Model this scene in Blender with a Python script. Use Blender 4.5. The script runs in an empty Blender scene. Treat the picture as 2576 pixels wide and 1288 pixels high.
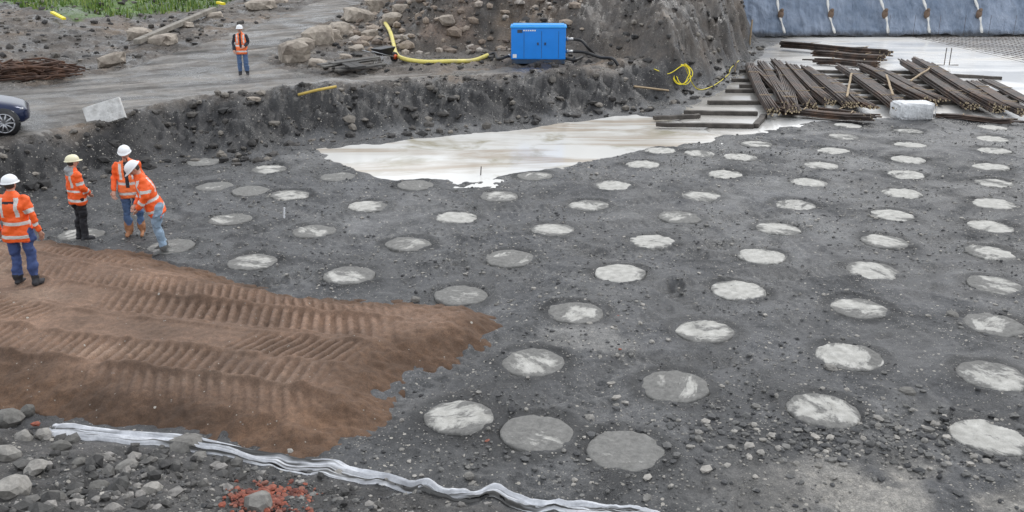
import bpy, math, random
import numpy as np
from mathutils import Vector, Matrix, noise as mnoise
random.seed(7); RNG=np.random.default_rng(7)
scene=bpy.context.scene
# ------------------------------------------------------------------ survey frame
TH=math.radians(19.07); CT,ST=math.cos(TH),math.sin(TH); F=2268.0; CH=5.65
def G(u,v,z=0.0):
    zc=(CH-z)*F/CT/(v+140.0)
    return ((u-1288)/F*zc,(zc-(CH-z)*ST)/CT)
def sstep(x): 
    x=np.clip(x,0,1); return x*x*(3-2*x)
TAB=RNG.random((256,256))
def vnoise(x,y,seed=0):
    x=np.asarray(x,float)+seed*37.17; y=np.asarray(y,float)+seed*91.7
    ix=np.floor(x).astype(np.int64); iy=np.floor(y).astype(np.int64)
    fx=x-ix; fy=y-iy; fx=fx*fx*(3-2*fx); fy=fy*fy*(3-2*fy)
    a=TAB[ix&255,iy&255]; b=TAB[(ix+1)&255,iy&255]; c=TAB[ix&255,(iy+1)&255]; d=TAB[(ix+1)&255,(iy+1)&255]
    return (a*(1-fx)+b*fx)*(1-fy)+(c*(1-fx)+d*fx)*fy-0.5
def fbm(x,y,f,o=3,seed=0):
    r=0; a=1.0
    for i in range(o):
        r=r+a*vnoise(np.asarray(x)*f,np.asarray(y)*f,seed+i*3); f*=2.03; a*=.5
    return r
def sd(x,y,poly):
    x=np.asarray(x,float); y=np.asarray(y,float)
    best=np.full(x.shape,1e18); ins=np.zeros(x.shape,bool)
    n=len(poly)
    for i in range(n):
        ax,ay=poly[i]; bx,by=poly[(i+1)%n]
        dx,dy=bx-ax,by-ay; L=dx*dx+dy*dy+1e-12
        t=np.clip(((x-ax)*dx+(y-ay)*dy)/L,0,1)
        best=np.minimum(best,(x-ax-t*dx)**2+(y-ay-t*dy)**2)
        if abs(dy)>1e-12:
            c=((ay>y)!=(by>y))&(x<dx*(y-ay)/dy+ax); ins^=c
    r=np.sqrt(best); return np.where(ins,r,-r)
def pdist(x,y,path):
    best=np.full(np.shape(x),1e18); side=np.zeros(np.shape(x)); arc=np.zeros(np.shape(x)); s0=0
    for i in range(len(path)-1):
        ax,ay=path[i];bx,by=path[i+1];dx,dy=bx-ax,by-ay;L=math.hypot(dx,dy)
        t=np.clip(((x-ax)*dx+(y-ay)*dy)/(L*L),0,1); q=(x-ax-t*dx)**2+(y-ay-t*dy)**2; k=q<best
        best=np.where(k,q,best); side=np.where(k,((x-ax)*dy-(y-ay)*dx)/L,side); arc=np.where(k,s0+t*L,arc); s0+=L
    return np.sqrt(best)*np.sign(side),arc
# ------------------------------------------------------------------ zones
TOE=[(-900,5),(-40,12),(-16,17.5)]+[G(*p) for p in [(0,520),(130,490),(300,445),(480,400),(640,398),(815,360),(1000,345),(1300,315),(1600,279),(1700,255),(1770,225),(1870,160)]]+[(15.3,58),(16,60.5),(70,61.5),(900,62),(900,1200),(-900,1200)]
HEAP=[G(940,40,1.8),G(965,120,1.3),G(1020,142,1.2),G(1290,138,1.2),G(1480,150,1.1),G(1570,172,.9),G(1690,225,.4),G(1820,205,.1),G(1872,160,0),(14.9,57),(16,72),(-3,75),(-6.5,62)]
PUD=[G(*p) for p in [(800,372),(860,364),(1000,351),(1150,335),(1300,319),(1450,300),(1600,284),(1660,296),(1760,292),(1900,310),(1880,334),(1800,350),(1700,368),(1600,384),(1500,400),(1400,424),(1300,438),(1200,455),(1100,450),(1010,464),(930,448),(890,420),(835,402)]]
SLAB=[G(*p) for p in [(1985,97),(1925,125),(1900,160),(1862,190),(1830,218),(1745,262),(1700,300),(1850,340),(1900,331),(1990,318),(2090,303),(2400,298),(2576,310)]]+[(24,28),(62,30),(62,59.6),(18,59.4)]
SOIL=[(-17,17.6)]+[G(*p) for p in [(0,612),(180,608),(380,638),(560,690),(760,733),(950,757),(1100,768),(1200,778),(1272,810),(1262,880),(1160,925),(1055,940),(1000,990),(990,1060),(865,1105),(805,1150),(740,1170),(600,1138),(400,1118),(150,1078),(0,1030)]]+[(-17,12.5)]
RUTS=[[G(*p) for p in q] for q in ([(430,800),(800,745),(1300,700),(1900,650),(2700,630)],[(520,520),(900,590),(1400,650),(2000,700),(2800,860)],[(1500,1300),(1700,1000),(1700,850),(1560,740),(1000,500)],[(2700,1120),(2450,985),(2300,900),(2050,720),(1700,460),(1500,420)],[(900,1260),(1250,980),(1500,860),(2300,800)],[(560,620),(1000,560),(1500,540),(2100,500),(2700,420)])]
GROOVE=[G(2350,950),G(2420,1005),G(2500,1030),G(2600,1060),G(2750,1075)]
def yline(x): return 8.35-.26*x
def masks(x,y):
    d=sd(x,y,TOE)+fbm(x,y,.5,3,5)*.9*(1-.6*sstep((-x-9)/2)*(y<30))
    w=3.3-1.6*sstep((x+2)/8); w=w-1.5*sstep((-x-9.2)/2)*(y<30); w=np.where((x>14)&(y>50),3.5,w)
    U=sstep(d/w)
    dh=sd(x,y,HEAP)+fbm(x,y,.45,3,9)*1.3
    return U,dh,d,w
def Hbase(x,y,M=None):
    x=np.asarray(x,float); y=np.asarray(y,float)
    U,dh,d,w=M if M is not None else masks(x,y)
    up=1.1+.06*np.clip(y-34,0,45)
    up=up+(4.5-up)*sstep((x-13)/3)*sstep((y-52)/4)
    z=U*up
    z=z+.30*np.exp(-((d-w*.85)/1.0)**2)*(x<7)*sstep((x+11.2)/1.5)*(.6+fbm(x,y,.4,2,3))
    z=z+4.4*(1-np.exp(-np.clip(dh,0,None)/4.0))
    z=z+.5*sstep((-x-17)/6)*sstep((y-30)/5)
    nb=np.clip(yline(x)-y-.05,0,None); z=z+np.minimum(.36*nb*nb/(nb+.3),3.7)
    z=z-.16*sstep((sd(x,y,PUD)+fbm(x,y,1.1,3,2)*.35+.12)/.6)
    z=z-.12*sstep((sd(x,y,SLAB)+.1)/.5)
    return z
def ray(u,v): 
    a=(u-1288)/F; b=-(v-644)/F
    return np.array([a,CT+b*ST,-ST+b*CT])
def hit(u,v,fn=None):
    fn=fn or Hbase
    dr=ray(u,v); t=np.geomspace(6,260,2600)
    X=dr[0]*t;Y=dr[1]*t;Z=CH+dr[2]*t
    h=fn(X,Y); k=np.argmax(h>=Z); return float(X[k]),float(Y[k]),float(h[k])
ROAD=[(-60,30)]+[hit(*p)[:2] for p in [(0,232),(280,180),(440,132),(590,82),(700,36),(800,0)]]+[(-14.5,72),(-9,72)]+[hit(*p)[:2] for p in [(930,2),(800,70),(700,118),(690,160),(830,192),(1000,184),(1280,172),(1480,170),(1300,186),(1000,204),(800,222),(520,248),(340,285),(120,345),(0,380)]]+[(-17,20.0),(-60,16)]
GRASS=[hit(*p)[:2] for p in [(60,12),(110,34),(200,50),(330,44),(480,30),(590,12)]]+[(-19,66),(-18,90),(-70,90),(-52,50)]
PILES=[(677,426),(850,445),(540,469),(632,481),(730,491),(1045,466),(1345,443),(927,519),(1255,494),(1660,379),(1762,387),(1617,414),(1543,467),(1480,517),(1148,548),(580,552),(790,582),(1028,614),(635,659),(878,693),(1283,650),(1390,578),(1640,608),(1710,547),(1765,494),(1822,439),(1862,396),(1902,363),(1560,688),(1160,743),(1450,787),(1340,912),(1158,1050),(1350,1090),(1573,1135),(1695,972),(1772,833),(1857,731),(1915,645),(1958,576),(1998,517),(2035,460),(2065,417),(2095,380),(2123,345),(2135,316),(2285,330),(2288,365),(2285,402),(2278,440),(2270,487),(2245,542),(2225,608),(2195,682),(2160,775),(2135,897),(2072,1033),(2495,321),(2497,350),(2500,380),(2490,420),(2500,461),(2500,513),(2492,571),(2492,637),(2502,718),(2500,817),(2495,945),(2490,1100),(205,590),(430,620),(510,408),(2700,760),(2710,640),(2700,540),(2690,460),(2720,900)]
DIRTY={(850,445):.8,(540,469):.9,(632,481):.9,(730,491):.6,(1045,466):.9,(677,426):.6,(580,552):.7,(790,582):.75,(635,659):.75,(878,693):.7,(1573,1135):1.0,(1350,1090):.85,(1158,1050):.55,(1160,743):.8,(1283,650):.8,(1028,614):.8,(1340,912):.75,(1695,972):.8,(510,408):.9,(430,620):.9,(205,590):.7,(1255,494):.7,(1345,443):.85,(1450,787):.7,(2502,718):.7,(2500,817):.75,(2072,1033):.6,(1710,547):.7,(2123,345):.7,(2285,330):.7,(2160,775):.6,(2225,608):.6,(1480,517):.6,(1390,578):.65}
PW=[G(*p) for p in PILES]
def detail(x,y,M):
    U,dh,d,w=M
    bank=4*U*(1-U); hp=sstep(dh/1.2); rd=sstep((sd(x,y,ROAD)+.1)/.8)
    nb=sstep((yline(x)-y)/.5)
    rough=bank*.95+hp*1.15+.38*U*(1-hp)+nb*.35
    rough=rough*(1-rd)+.05*rd
    n1=fbm(x,y,.7,3,11); n2=fbm(x,y,3.0,4,21); n3=np.abs(fbm(x,y,1.6,3,31)); n4=np.abs(fbm(x,y,4.5,3,36))
    z=rough*(.32*n1+.26*n2-.32*n3-.22*n4+.15)
    fl=(1-np.clip(rough,0,1))*(1-rd)
    amp=.35+1.4*sstep(.4+1.8*vnoise(x*.55,y*.55,61))
    z=z+fl*(.10*fbm(x,y,.8,3,41)+.045*fbm(x,y,4.0,4,51)*amp-.035*np.abs(fbm(x,y,1.9,3,53))*amp+.010)
    rt=np.zeros(np.shape(x))
    for i,p in enumerate(RUTS):
        q,arc=pdist(x,y,p); q=q+.25*fbm(x,y,.3,2,200+i); g_=np.exp(-((np.abs(q)-.85)/.24)**4)*sstep(.75+1.8*fbm(x,y,.35,2,210+i))
        z=z+fl*g_*(-.050+.022*np.sin(arc*2*math.pi/.17)); z=z+fl*.04*np.exp(-((np.abs(np.abs(q)-.85)-.33)/.07)**2)*(.6+fbm(x,y,2,2,215)); rt=np.maximum(rt,g_*fl)
    q,_=pdist(x,y,GROOVE); q=np.abs(q)+.1*fbm(x,y,2,2,219); z=z-.14*np.exp(-(q/.20)**2)+.06*np.exp(-((q-.42)/.12)**2)
    return z,rough,rt
def Hfull(x,y):
    x=np.asarray(x,float);y=np.asarray(y,float)
    M=masks(x,y); z=Hbase(x,y,M); dz,rough,rt=detail(x,y,M); z=z+dz
    ring=np.zeros(x.shape)
    for (px,py) in PW:
        r2=(x-px)**2+(y-py)**2; m=r2<1.4
        if not m.any(): continue
        r=np.sqrt(r2[m]); k=sstep((1.12-r)/.45)
        z[m]=z[m]*(1-k)+k*(.006+.36*z[m])
        rr=r+.14*vnoise(x[m]*5,y[m]*5,5)
        z[m]+= .04*np.exp(-((rr-.61)/.08)**2)*(.6+1.3*vnoise(x[m]*3,y[m]*3,4))-.04*sstep((.45-rr)/.04)
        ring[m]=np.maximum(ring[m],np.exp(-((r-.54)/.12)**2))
    return z,M,rough,ring,rt
# ------------------------------------------------------------------ mesh helpers
def newobj(name,me,mats=(),parent=None):
    o=bpy.data.objects.new(name,me); scene.collection.objects.link(o)
    for m in mats: me.materials.append(m)
    if parent: o.parent=parent
    return o
def npmesh(name,V,Fc,smooth=True,attrs=None,mi=None):
    V=np.asarray(V,np.float32); Fc=np.asarray(Fc,np.int32); k=Fc.shape[1]
    me=bpy.data.meshes.new(name); me.vertices.add(len(V)); me.vertices.foreach_set('co',V.ravel())
    me.loops.add(Fc.size); me.loops.foreach_set('vertex_index',Fc.ravel())
    me.polygons.add(len(Fc)); me.polygons.foreach_set('loop_start',np.arange(0,Fc.size,k,dtype=np.int32))
    try: me.polygons.foreach_set('loop_total',np.full(len(Fc),k,np.int32))
    except Exception: pass
    me.polygons.foreach_set('use_smooth',np.full(len(Fc),smooth,bool))
    if mi is not None: me.polygons.foreach_set('material_index',np.asarray(mi,np.int32))
    me.update(calc_edges=True)
    for n,a in (attrs or {}).items():
        a=np.asarray(a,np.float32)
        if a.ndim==1:
            at=me.attributes.new(n,'FLOAT','POINT'); at.data.foreach_set('value',a)
        else:
            at=me.attributes.new(n,'FLOAT_COLOR','POINT'); c=np.ones((len(a),4),np.float32); c[:,:3]=a; at.data.foreach_set('color',c.ravel())
    return me
def gridmesh(name,X,Y,Z,attrs=None,keep=None):
    R,C=X.shape; V=np.stack([X,Y,Z],-1).reshape(-1,3)
    idx=np.arange(R*C).reshape(R,C)
    Fc=np.stack([idx[:-1,:-1],idx[:-1,1:],idx[1:,1:],idx[1:,:-1]],-1).reshape(-1,4)
    if keep is not None:
        kk=keep.reshape(-1); Fc=Fc[kk[Fc].any(1)]
        used=np.zeros(R*C,bool); used[Fc.ravel()]=True; mp=np.cumsum(used)-1
        V=V[used]; Fc=mp[Fc]; attrs={n:a.reshape((R*C,)+a.shape[2:])[used] for n,a in (attrs or {}).items()}
    else: attrs={n:a.reshape((R*C,)+a.shape[2:]) for n,a in (attrs or {}).items()}
    return npmesh(name,V,Fc,True,attrs)
class MB:
    def __init__(s): s.v=[];s.f=[];s.m=[];s.sm=[]
    def add(s,V,Fs,mi=0,sm=True):
        o=len(s.v); s.v+= [tuple(map(float,p)) for p in V]
        for f in Fs: s.f.append([i+o for i in f]); s.m.append(mi); s.sm.append(sm)
    def loft(s,rings,mi=0,sm=True,cap=True):
        n=len(rings[0]); V=[p for r in rings for p in r]; Fs=[]
        for i in range(len(rings)-1):
            for j in range(n):
                Fs.append([i*n+j,i*n+(j+1)%n,(i+1)*n+(j+1)%n,(i+1)*n+j])
        if cap: Fs.append(list(range(n))[::-1]); Fs.append([(len(rings)-1)*n+j for j in range(n)])
        s.add(V,Fs,mi,sm)
    def tube(s,pts,rad,n=8,mi=0,sm=True,round_=False,flat=1.0):
        pts=[np.array(p,float) for p in pts]; rad=list(rad) if hasattr(rad,'__len__') else [rad]*len(pts)
        if round_:
            a=pts[0]-pts[1]; a/=np.linalg.norm(a)+1e-9; b=pts[-1]-pts[-2]; b/=np.linalg.norm(b)+1e-9
            P0,Pn=pts[0],pts[-1]; r0,rn=rad[0],rad[-1]
            pts=[P0+a*r0*.95,P0+a*r0*.7]+pts+[Pn+b*rn*.7,Pn+b*rn*.95]; rad=[r0*.25,r0*.72]+rad+[rn*.72,rn*.25]
        rings=[]; up=None
        for i,p in enumerate(pts):
            d=pts[min(i+1,len(pts)-1)]-pts[max(i-1,0)]; d/=np.linalg.norm(d)+1e-9
            if up is None:
                up=np.array([0,0,1.]) if abs(d[2])<.9 else np.array([0,1.,0])
            x=np.cross(up,d); x/=np.linalg.norm(x)+1e-9; y=np.cross(d,x); up=y
            rings.append([p+rad[i]*(math.cos(t)*x+flat*math.sin(t)*y) for t in [2*math.pi*k/n for k in range(n)]])
        s.loft(rings,mi,sm)
    def box(s,c,sz,mi=0,R=None,sm=False):
        c=np.array(c,float); h=np.array(sz,float)/2
        V=[np.array([i,j,k])*h for i in(-1,1) for j in(-1,1) for k in(-1,1)]
        if R is not None: V=[np.array(R@Vector(v)) for v in V]
        V=[v+c for v in V]
        s.add(V,[[0,1,3,2],[4,6,7,5],[0,4,5,1],[2,3,7,6],[0,2,6,4],[1,5,7,3]],mi,sm)
    def ell(s,c,r,mi=0,nu=14,nv=9,R=None,z0=-1,fn=None):
        rings=[]
        for i in range(nv+1):
            a=math.acos(max(-1,min(1,z0)))*(1-i/nv)+0.0001
            a=max(a,.02)
            ring=[]
            for j in range(nu):
                t=2*math.pi*j/nu; p=np.array([math.sin(a)*math.cos(t),math.sin(a)*math.sin(t),math.cos(a)])
                if fn: p=fn(p)
                p=p*np.array(r)
                if R is not None: p=np.array(R@Vector(p))
                ring.append(p+np.array(c))
            rings.append(ring)
        s.loft(rings,mi,True)
    def mesh(s,name):
        me=bpy.data.meshes.new(name); me.from_pydata(s.v,[],s.f)
        me.polygons.foreach_set('material_index',s.m); me.polygons.foreach_set('use_smooth',s.sm); me.update(); return me
    def obj(s,name,mats,loc=None,rotz=0,parent=None,bevel=0):
        o=newobj(name,s.mesh(name),mats,parent)
        if loc is not None: o.location=loc
        o.rotation_euler[2]=rotz
        if bevel:
            b=o.modifiers.new('b','BEVEL'); b.width=bevel; b.segments=2; b.limit_method='ANGLE'
        return o
def catmull(P,n=8):
    P=[np.array(p,float) for p in P]; Q=[2*P[0]-P[1]]+P+[2*P[-1]-P[-2]]; out=[]
    for i in range(1,len(Q)-2):
        for k in range(n):
            t=k/n; a,b,c,d=Q[i-1],Q[i],Q[i+1],Q[i+2]
            out.append(.5*((2*b)+(-a+c)*t+(2*a-5*b+4*c-d)*t*t+(-a+3*b-3*c+d)*t**3))
    out.append(P[-1]); return out
# ------------------------------------------------------------------ materials
class NT:
    def __init__(s,name):
        s.m=bpy.data.materials.new(name); s.m.use_nodes=True; s.t=s.m.node_tree; s.b=s.t.nodes['Principled BSDF']
        s.tc=s.t.nodes.new('ShaderNodeTexCoord')
    def n(s,typ,ins=None,**kw):
        nd=s.t.nodes.new('ShaderNode'+typ)
        for k,v in kw.items(): setattr(nd,k,v)
        for k,v in (ins or {}).items():
            if hasattr(v,'is_output'): s.t.links.new(v,nd.inputs[k])
            else: nd.inputs[k].default_value=v
        return nd
    def noise(s,scale,det=4,rough=.6,vec=None,dist=0):
        return s.n('TexNoise',{'Vector':vec or s.tc.outputs['Object'],'Scale':scale,'Detail':det,'Roughness':rough,'Distortion':dist}).outputs[0]
    def ramp(s,fac,stops):
        nd=s.n('ValToRGB',{'Fac':fac}); cr=nd.color_ramp
        while len(cr.elements)<len(stops): cr.elements.new(.5)
        for e,(p,c) in zip(cr.elements,stops): e.position=p; e.color=(c,c,c,1) if not hasattr(c,'__len__') else (*c,1)
        return nd.outputs[0]
    def mix(s,f,a,b,mode='MIX'):
        nd=s.t.nodes.new('ShaderNodeMix'); nd.data_type='RGBA'; nd.blend_type=mode
        for i,v in ((0,f),(6,a),(7,b)):
            if hasattr(v,'is_output'): s.t.links.new(v,nd.inputs[i])
            elif i==0: nd.inputs[0].default_value=v
            else: nd.inputs[i].default_value=(*v,1) if len(v)==3 else v
        return nd.outputs[2]
    def math(s,op,a,b=0):
        nd=s.n('Math',{0:a,1:b},operation=op); return nd.outputs[0]
    def set(s,k,v):
        if hasattr(v,'is_output'): s.t.links.new(v,s.b.inputs[k])
        else: s.b.inputs[k].default_value=v if not(hasattr(v,'__len__') and len(v)==3) else (*v,1)
    def bump(s,h,st=.3,d=.02):
        b=s.n('Bump',{'Height':h,'Strength':st,'Distance':d}); s.t.links.new(b.outputs[0],s.b.inputs['Normal'])
def simple(name,col,rough=.6,metal=0,var=.25,scale=6,bump=.2,dirt=None,dist=.01):
    t=NT(name); c=np.array(col); n=t.noise(scale,5,.65)
    out=t.mix(t.ramp(n,[(.3,0),(.7,1)]),tuple(c*(1-var)),tuple(np.minimum(c*(1+var),1)))
    if dirt is not None: out=t.mix(t.ramp(t.noise(scale*.4,6,.7),[(.48,0),(.68,1)]),out,dirt)
    t.set('Base Color',out); t.set('Roughness',rough); t.set('Metallic',metal)
    if bump: t.bump(t.noise(scale*3,4,.6),bump,dist)
    return t.m
def ground_mat(name,speck=.5,wet=True,attr='tint',con=1.0,bs=.8):
    t=NT(name); tint=t.n('Attribute',attribute_name=attr).outputs['Color']
    o=t.tc.outputs['Object']
    fine=t.noise(10,7,.76); fine2=t.noise(60,3,.7)
    c=t.mix(con,tint,t.ramp(fine,[(.28,(.45,.45,.46)),(.5,(.95,.95,.95)),(.75,(1.75,1.7,1.64))]),'MULTIPLY')
    c=t.mix(con,c,t.ramp(fine2,[(.3,.55),(.7,1.5)]),'MULTIPLY')
    big=t.noise(.9,6,.68,None,.4)
    c=t.mix(con,c,t.ramp(big,[(.3,.55),(.7,1.46)]),'MULTIPLY')
    vo=t.n('TexVoronoi',{'Vector':o,'Scale':13.0,'Randomness':1.0}); 
    rnd=t.n('SeparateColor',{'Color':vo.outputs['Color']}).outputs[0]
    stone=t.math('MULTIPLY',t.math('LESS_THAN',vo.outputs['Distance'],.28),t.math('GREATER_THAN',rnd,1-.10*speck))
    vo2=t.n('TexVoronoi',{'Vector':o,'Scale':34.0,'Randomness':1.0}); rnd2=t.n('SeparateColor',{'Color':vo2.outputs['Color']}).outputs[1]
    stone2=t.math('MULTIPLY',t.math('LESS_THAN',vo2.outputs['Distance'],.34),t.math('GREATER_THAN',rnd2,1-.20*speck))
    st=t.math('MAXIMUM',stone,stone2)
    c=t.mix(t.math('MULTIPLY',st,.85),c,t.mix(rnd,(.20,.19,.175),(.44,.41,.36)))
    if wet:
        wm=t.noise(.55,6,.65,None,.5); c=t.mix(1,c,t.ramp(wm,[(.38,.58),(.54,1.08)]),'MULTIPLY'); r=t.ramp(wm,[(.40,.22),(.60,.85)])
    else: r=.9
    t.set('Base Color',c)
    t.set('Roughness',r); t.set('Specular IOR Level',.5)
    h=t.math('ADD',t.math('MULTIPLY',fine,1.0),t.math('ADD',t.math('MULTIPLY',fine2,.35),t.math('MULTIPLY',st,.25)))
    t.bump(h,bs,.05); return t.m
# ------------------------------------------------------------------ ground
rows=np.concatenate([np.linspace(-30,5,36)[:-1],5*np.exp(np.linspace(0,math.log(66/5.),700)),np.geomspace(67,950,26)])
tt=np.linspace(-1,1,900); s=.60*tt+.9*tt**5
Yg,Sg=np.meshgrid(rows,s,indexing='ij'); Xg=Sg*(5+np.maximum(Yg,8))
Zg,M,rough,ring,rt=Hfull(Xg,Yg)
U,dh,dd,ww=M
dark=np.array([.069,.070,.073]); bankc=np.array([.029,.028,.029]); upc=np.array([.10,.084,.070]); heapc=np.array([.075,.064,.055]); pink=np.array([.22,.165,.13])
def lerp(a,b,k): return a+(b-a)*k[...,None]
T=np.broadcast_to(dark,Xg.shape+(3,)).copy()
T=T*(1+.65*fbm(Xg,Yg,.35,4,71))[...,None]
light=sstep((fbm(Xg,Yg,.6,5,77)-.06)/.3); T=lerp(T,np.array([.155,.155,.155]),light*.5)
T=lerp(T,np.array([.12,.12,.12]),rt*.45)
T=lerp(T,np.array([.030,.029,.030]),sstep((-6.0-Xg)/4)*sstep((Yg-15)/3)*(U<.9)*.7)
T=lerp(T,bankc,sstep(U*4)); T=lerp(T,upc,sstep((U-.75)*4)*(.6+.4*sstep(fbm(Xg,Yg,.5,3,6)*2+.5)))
hk=sstep(dh/.8); T=lerp(T,heapc*(1),hk)
T=lerp(T,pink,hk*sstep((3.5-Xg)/5)*sstep(fbm(Xg,Yg,.5,3,8)*2+.55)*.85)
T=lerp(T,np.array([.15,.112,.08]),sstep(fbm(Xg,Yg,.7,3,18)*2.2-.2)*np.maximum(hk,sstep((U-.8)*4))*.85)
gm=sstep((sd(Xg,Yg,GRASS)+fbm(Xg,Yg,.8,3,1)*1.2)/.6); T=lerp(T,np.array([.08,.14,.03]),gm)
nbm=sstep((yline(Xg)-Yg)/.3); T=lerp(T,np.array([.065,.062,.060]),nbm)
pale=sstep((1.7-np.hypot((Xg-4.2)/1.6,Yg-8.2))/1.4)*sstep(fbm(Xg,Yg,1.5,3,88)*2+.7); T=lerp(T,np.array([.27,.255,.23]),pale*.75)
sx_,sy_=G(1500,858); sm_=sstep((.75-np.hypot((Xg-sx_)*.8+(Yg-sy_)*.3,(Yg-sy_)*.8)+fbm(Xg,Yg,1.5,3,89)*.5)/.4); T=lerp(T,np.array([.21,.205,.195]),sm_*.6)
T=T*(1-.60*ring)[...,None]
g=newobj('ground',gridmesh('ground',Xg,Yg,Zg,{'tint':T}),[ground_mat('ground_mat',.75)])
# ------------------------------------------------------------------ haul road
xs=np.arange(-34,6,.11); ys=np.arange(17,72,.13); X,Y=np.meshgrid(xs,ys)
Mr=masks(X,Y); dr_=sd(X,Y,ROAD)+fbm(X,Y,.9,3,14)*.7
c1=X*.55-Y*.835
dz,_,_=detail(X,Y,Mr)
rutn=fbm(X*.3+Y*.2,c1*2.4,1.0,3,33)
Z=Hbase(X,Y,Mr)+dz+.07*sstep((dr_+.1)/.5)-.05+.06*rutn-.5*sstep((-dr_-.35)/.3)
Tr=np.broadcast_to(np.array([.145,.133,.120]),X.shape+(3,)).copy()*(1+1.2*fbm(X*.25+Y*.15,c1*2.2,1.0,3,34))[...,None]
newobj('dirt_road',gridmesh('dirt_road',X,Y,Z,{'tint':Tr},keep=dr_>-.45),[ground_mat('dirt_road_mat',.12,True,'tint',.7)])
# ------------------------------------------------------------------ brown soil fill
cbs=[14.35,13.55,12.7,11.75,10.95,10.05,9.3,8.5]
def soilH(X,Y,full=False):
    d=sd(X,Y,SOIL)+fbm(X,Y,.8,3,15)*.4+fbm(X,Y,5,2,16)*.1
    z=.34*sstep((d+.12)/1.1)-.05-.12*sstep((-d)/.2)
    gr=np.zeros(np.shape(X))
    if full:
        sl=.952*X-.307*Y; c=.307*X+.952*Y+.16*np.sin(sl*.45)+.12*fbm(X,Y,.3,2,44)
        fade=sstep((d-.45)/.5)*sstep((-1.1-X)/1.4)
        for i,cb in enumerate(cbs):
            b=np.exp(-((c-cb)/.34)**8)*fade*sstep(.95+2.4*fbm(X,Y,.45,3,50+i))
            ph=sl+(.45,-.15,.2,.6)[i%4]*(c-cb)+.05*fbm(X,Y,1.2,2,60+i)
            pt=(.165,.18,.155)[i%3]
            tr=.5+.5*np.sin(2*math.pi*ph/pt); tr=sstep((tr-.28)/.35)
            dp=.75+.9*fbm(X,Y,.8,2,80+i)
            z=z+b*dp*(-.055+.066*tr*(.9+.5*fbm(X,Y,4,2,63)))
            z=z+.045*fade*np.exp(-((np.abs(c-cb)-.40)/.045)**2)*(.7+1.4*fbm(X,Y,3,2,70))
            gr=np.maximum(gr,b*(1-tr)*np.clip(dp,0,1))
        z=z+.03*fbm(X,Y,1.0,3,17)*sstep(d/.5)+.05*fbm(X,Y,7,3,19)*(1.15-.95*fade)+.010*fbm(X,Y,14,2,20)
    return z,d,gr
xs=np.arange(-17,.9,.024); ys=np.arange(8.2,19,.024); X,Y=np.meshgrid(xs,ys)
Z,d,gr=soilH(X,Y,True)
Ts=np.broadcast_to(np.array([.195,.124,.086]),X.shape+(3,)).copy()
Ts=lerp(Ts,np.array([.255,.178,.130]),sstep(fbm(X*.6,Y,.9,3,24)*2.2)*sstep((d-.9)/.6)*.75)
Ts=lerp(Ts,np.array([.110,.064,.039]),np.maximum(sstep((1.25-d)/.9),gr*.65)); Ts=Ts*(1+.5*fbm(X,Y,.7,4,23))[...,None]  # crumbly edge darker; tread grooves too, their shade painted into the tint
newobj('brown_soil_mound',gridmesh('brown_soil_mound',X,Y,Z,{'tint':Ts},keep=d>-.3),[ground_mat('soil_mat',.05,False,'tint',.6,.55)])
def soilhit(x,y):
    z,_,_=soilH(np.array([x]),np.array([y]),True); return float(z[0])
# ------------------------------------------------------------------ puddle and slab
xs=np.arange(-8,14,.2); ys=np.arange(19,36,.2); X,Y=np.meshgrid(xs,ys)
t=NT('puddle_mat'); mp=t.n('Mapping',{'Vector':t.tc.outputs['Object'],'Rotation':(0,0,-.62),'Scale':(.16,.75,1)})
n=t.noise(.9,6,.62,mp.outputs[0],.9); n2=t.noise(.5,5,.6,None,.6)
c=t.mix(t.ramp(n,[(.47,0),(.62,1)]),(.68,.67,.64),(.44,.38,.31)); c=t.mix(t.ramp(n2,[(.54,0),(.68,1)]),c,(.38,.35,.27))
t.set('Base Color',c)
t.set('Roughness',.15); t.set('IOR',1.33); t.bump(t.noise(5,2,.5),.05,.01)
newobj('puddle',gridmesh('puddle',X,Y,X*0-.04,keep=sd(X,Y,PUD)>-.5),[t.m])
xs=np.arange(4,62.3,.3); ys=np.arange(26,60.3,.3); X,Y=np.meshgrid(xs,ys); ds=sd(X,Y,SLAB)+fbm(X,Y,.8,3,90)*.5
t=NT('slab_mat'); mp=t.n('Mapping',{'Vector':t.tc.outputs['Object'],'Scale':(.12,.3,1)})
n=t.noise(1.2,6,.6,mp.outputs[0],.4); sx=t.n('SeparateXYZ',{'Vector':t.tc.outputs['Object']})
edge=t.ramp(t.math('ADD',t.math('MULTIPLY',t.math('SUBTRACT',sx.outputs[0],t.math('MULTIPLY',sx.outputs[1],.36)),.10),.62),[(.25,1),(.5,0)])
c=t.mix(t.ramp(n,[(.5,0),(.68,1)]),(.76,.75,.73),(.50,.47,.42)); c=t.mix(t.math('MULTIPLY',edge,.75),c,(.26,.235,.20))
t.set('Base Color',c)
t.set('Roughness',t.ramp(n,[(.4,.12),(.6,.35)])); t.bump(t.noise(4,3,.5),.08,.01)
newobj('wet_concrete_slab',gridmesh('wet_concrete_slab',X,Y,.012+.0*X-.15*sstep((-ds-.05)/.3),keep=ds>-.3),[t.m])
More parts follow.
